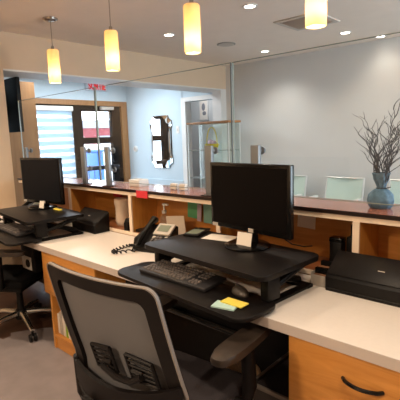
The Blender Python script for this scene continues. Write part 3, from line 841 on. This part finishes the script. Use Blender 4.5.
# ------------------------------------------------------------------ task chairs
def task_chair(loc, yaw, label, style='mesh'):
    t = thing('task_chair', label, 'chair', loc, yaw, 'office task chairs')
    fr, basem = ('chairframe', 'chairframe') if style == 'mesh' else ('black', 'chrome')
    tl = math.radians(10.5)
    vd = Vector((0, math.sin(tl), -math.cos(tl))); nrm = Vector((0, -math.cos(tl), -math.sin(tl)))  # nrm points to the rear
    C0 = Vector((0, -.42, 1.0))
    def P(u, v, off=0):
        bow = .03*((u/.27)**2-1) - .008*math.sin(PI*min(1, max(0, v/.5)))
        return C0 + Vector((1, 0, 0))*(u - .01 + .16*min(v, .34)) + vd*v + nrm*(off - bow + .18*max(0, v-.34))
    def hw(v): return .251
    def outline(inset, top, bot, r, n=6, m=10):
        pts = []
        a = hw(top+.02)-inset
        for i in range(6): pts.append(((a-r)*(i+.5)/6.5, top))
        for i in range(n+1):   # top right corner
            th_ = PI/2*(1-i/n); pts.append((a-r+r*math.cos(th_), top+r-r*math.sin(th_)))
        for i in range(1, m): v = top+r+(bot-r-top-r)*i/m; pts.append((hw(v)-inset, v))
        b2 = hw(bot)-inset
        for i in range(n+1): th_ = -PI/2*i/n; pts.append((b2-r+r*math.cos(th_), bot-r-r*math.sin(th_)))
        for i in range(6): pts.append(((b2-r)*(1-(i+.5)/6.5), bot))
        L = [(-u, v) for u, v in pts[::-1]]
        return pts + L
    def bandring(o1, o2, off, th_):
        mb = MB(); n = len(o1)
        r = [[mb.bm.verts.new(P(u, v, off+d)) for (u, v) in o] for d in (0, th_) for o in (o1, o2)]
        for i in range(n):
            j = (i+1) % n
            for A, B_ in ((r[0], r[1]), (r[1], r[3]), (r[3], r[2]), (r[2], r[0])): mb.bm.faces.new((A[i], A[j], B_[j], B_[i]))
        return mb
    O = outline(0, 0, .50, .035); I = outline(.05, .045, .45, .03)
    bf = bandring(O, I, 0, .014).obj('back_frame', fr, t)
    bandring(outline(-.003, -.003, .503, .037), outline(.0015, .0015, .4985, .034), .006, .0098).obj('outer_rim', 'rim' if style == 'mesh' else fr, bf)
    mb = MB()
    F_ = lambda u, v: (P((-1+2*u)*(hw(.03+.44*v)-.04-.02*max(0, 1-v/.08)-.02*max(0, 1-(1-v)/.08)), .03+.44*v, -.004), nrm)
    mb.sheet(F_, 14, 10, .003); mb.obj('mesh_back', 'meshback' if style == 'mesh' else 'blackcloth', t)
    # lumbar pads with slots
    for sgn, nm in ((-1, 'lumbar_pad'), (1, 'lumbar_pad')):
        mb = MB()
        def L(a, b): # a across 0..1 outward, b down
            u = .046 + sgn*(.034 + .094*a); v = .226 + .014*a + b*(.088-.01*a); return P(u, v, .02)
        def bar(p, q, r=.007): mb.tube([p, (p+q)/2, q], r, 6)
        for b in (0, .2, .4, .6, .8, 1): bar(L(0, b), L(1, b), .006 if b in (0, 1) else .0042)
        bar(L(0, 0), L(0, 1), .0065); bar(L(1, 0), L(1, 1), .0065); bar(L(.1, .6), L(.5, .6), .011)
        mb.obj(nm, fr, t)
    MB().tube([P(-.04, .30, .03), P(.02, .315, .035), P(.08, .312, .035), P(.13, .285, .03)], .011, 8).obj('lumbar_bar', fr, t)
    # curved support band and spine
    def S(u, v):
        x = .004 + (-1+2*u)*(.246); k = 1-(x/.265)**2
        return P(x, .325+.035*k - .13*x + v*(.055+.06*k), .012+.018*k), nrm
    MB().sheet(S, 20, 3, .014).obj('support_band', fr, t)
    def S2(u, v):
        x = (-1+2*u)*(.15-.04*v); k = 1-(x/.265)**2
        return P(x, .44 + v*.17, .046+.02*v - .04*v*v), nrm
    MB().sheet(S2, 10, 5, .02).obj('spine', fr, t)
    for sx in (-1, 1):
        MB().tube([P(sx*.25, .36, .006), P(sx*.25, .5, .008), P(sx*.2, .56, .0), Vector((sx*.12, -.2, .40))], [.02, .02, .022, .02], 10).obj('spine_arm', fr, t)
        for k in range(2):
            MB().tube([P(sx*.13, .47+.05*k, .05), P(sx*.25, .455+.05*k, .014)], .009, 8).obj('spine_rib', fr, t)
    # seat
    mb = B(-.215, .215, -.25, .16, .37, .43, bev=.028, seg=3); mb.obj('seat', 'seatcloth' if style == 'mesh' else 'blackcloth', t)
    B(-.16, .16, -.2, .12, .33, .37, bev=.015).obj('mechanism', fr, t)
    for sx in (-1, 1):
        pd_ = MB()
        ol = []
        for i in range(28):
            a_ = 2*PI*i/28; ca, sa = math.cos(a_), math.sin(a_)
            ol.append((sx*.247 + .046*math.copysign(abs(ca)**.6, ca)*(1-.12*sa), .03 + .197*math.copysign(abs(sa)**.75, sa)))
        pd_.prism([(x, y, .635) for x, y in ol], (0, 0, .03), .009)
        ar = pd_.obj('armrest', 'armpad', t)
        MB().tube([(sx*.255, .03, .635), (sx*.262, .03, .47), (sx*.25, .02, .40), (sx*.16, 0, .395)], [.026, .028, .024, .018], 12).obj('arm_post', fr, ar)
    MB().cyl((0, 0, .09), (0, 0, .37), .028, .02).obj('gas_lift', fr if style == 'mesh' else 'black', t)
    st = MB().lathe([(0, .07), (.045, .07), (.05, .12), (.035, .14), (0, .14)], n=20)
    st.obj('hub', basem if style == 'mesh' else 'black', t)
    for i in range(5):
        a = 2*PI*i/5 + (-.46 if style == 'mesh' else -.20) - yaw*(style != 'mesh')
        dx, dy = math.cos(a), math.sin(a)
        lg = MB().tube([(dx*.03, dy*.03, .112), (dx*.15, dy*.15, .108), (dx*.31, dy*.31, .078)], [.026, .022, .015], 10).obj('leg', basem, t)
        cw = MB(); nx, ny = -dy, dx
        for q in (-1, 1):
            c = Vector((dx*.31, dy*.31, .028)); o_ = Vector((nx, ny, 0))
            cw.cyl(c+o_*q*.008, c+o_*q*.024, .028)
        cw.cyl((dx*.31, dy*.31, .04), (dx*.31, dy*.31, .075), .009)
        cw.obj('caster', 'black', lg)
    return t
task_chair((-1.114, 1.108, .0055), math.radians(6), 'taupe mesh-back task chair in the foreground, seen from behind')
task_chair((-3.08, 1.27, .0055), math.radians(-55), 'black task chair with silver star base at the left edge', 'black')

# under desk
t = thing('waste_bin', 'black rectangular waste bin under desk beside the drawer pedestal', 'bin', (-.89, 1.56, 0))
mb = MB()
def rect(w, d, z): return [(-w, -d, z), (w, -d, z), (w, d, z), (-w, d, z)]
rings = [[mb.bm.verts.new(p) for p in rect(w, d, z)] for w, d, z in ((.1, .13, .0), (.13, .165, .31), (.122, .157, .31), (.094, .124, .012))]
mb.bm.faces.new(rings[0]); mb.bm.faces.new(rings[3])
for A, B_ in zip(rings, rings[1:]):
    for i in range(4): mb.bm.faces.new((A[i], A[(i+1) % 4], B_[(i+1) % 4], B_[i]))
mb.obj('shell', 'binshell', t)
mb = B(-.136, .136, -.171, -.157, .296, .316, bev=.004); mb.box(-.136, .136, .157, .171, .296, .316, bev=.004); mb.box(-.136, -.122, -.16, .16, .296, .316, bev=.004); mb.box(.122, .136, -.16, .16, .296, .316, bev=.004)
mb.obj('rim', 'rim', t)
B(-.118, .118, -.152, .152, .27, .303, bev=.01).obj('liner_bag', 'seatcloth', t)
t = thing('waste_basket', 'small beige woven basket under desk behind the chair armrest', 'basket', (-1.145, 1.455, 0))
MB().lathe([(.0, 0), (.085, 0), (.11, .285), (.104, .285), (.08, .01), (0, .01)], n=28).obj('woven_shell', 'wicker', t)
MB().tube([(.109*math.cos(2*PI*i/28), .109*math.sin(2*PI*i/28), .285) for i in range(29)], .007, 8).obj('rim', 'beige', t)
t = thing('power_box', 'black power box under the left desk edge with silver socket plate', 'power box', (-2.93, 1.33, .475))
B(-.1, .1, -.035, .05, 0, .216, bev=.004).obj('casing', 'black', t)
pl_ = B(-.085, .055, -.041, -.035, .01, .105, bev=.002).obj('socket_plate', 'silverplastic', t)
MB().cyl((.01, -.041, .057), (.01, -.046, .057), .03).obj('socket', 'black', pl_)

# ------------------------------------------------------------------ lights
def spot(loc, power, rgb, size=1.9, blend=.7, rad=.05, name='downlight_and_fill_beam'):
    l = bpy.data.lights.new(name, 'SPOT'); l.energy = power; l.color = rgb; l.spot_size = size; l.spot_blend = blend; l.shadow_soft_size = rad
    o = bpy.data.objects.new(name, l); COL.objects.link(o); o.location = loc; return o
def area(loc, rot, sx, sy, power, rgb, name):
    l = bpy.data.lights.new(name, 'AREA'); l.shape = 'RECTANGLE'; l.size = sx; l.size_y = sy; l.energy = power; l.color = rgb
    o = bpy.data.objects.new(name, l); COL.objects.link(o); o.location = loc; o.rotation_euler = rot; return o
WARM = (1, .79, .57); NEUT = (1, .86, .70); COOL = (.84, .92, 1)
for x, y, _ in spots: spot((x, y, CE-.02), 4 if y > 4.7 else (27 if y > 4.45 else 18), NEUT if x > -2.5 else (1, .93, .85), 2.3, 1.0, .08)
spot((-2.35, 1.15, CE-.02), 25, WARM, 2.3); spot((-.75, 1.05, CE-.02), 15, WARM, 2.3); spot((-3.3, .5, CE-.02), 46, WARM, 2.6)  # unseen spots without fixtures, added to light the desk and left wall
spot((-1.3, -1.3, CE-.02), 95, WARM, 3.0); spot((.4, .3, CE-.02), 36, WARM, 2.6)  # unseen rear spots, added as low warm fill towards the cubbies
area((-5.45, 3.6, CE-.01), (0, 0, 0), .6, 1.8, 27, COOL, 'entry_fill')  # unseen lamp added behind the beam to brighten the entry
area((1.78, 3.6, 1.4), (0, PI/2, 0), 1.6, 2.2, 56, (.76, .9, 1), 'side_cool_fill')  # unseen area lamp added for cool light on the back wall; no window here
area((-5.3, 5.7, CE-.01), (0, 0, 0), .4, .4, 3.2, (.95, .95, 1), 'corridor_fill')  # small unseen lamp added to light the corridor

wd = bpy.data.worlds.new('sky'); SC.world = wd; wd.use_nodes = True
nt = wd.node_tree; bg = nt.nodes['Background']
bg.inputs['Color'].default_value = (.82, .91, 1, 1); bg.inputs['Strength'].default_value = 3.4

SC.view_settings.view_transform = 'Standard'; SC.view_settings.look = 'None'
SC.view_settings.gamma = 1; SC.view_settings.use_curve_mapping = False
SC.view_settings.exposure = 1.28
SC.cycles.max_bounces = 10; SC.cycles.transparent_max_bounces = 24
SC.cycles.sample_clamp_indirect = 6
SC.cycles.use_denoising = True
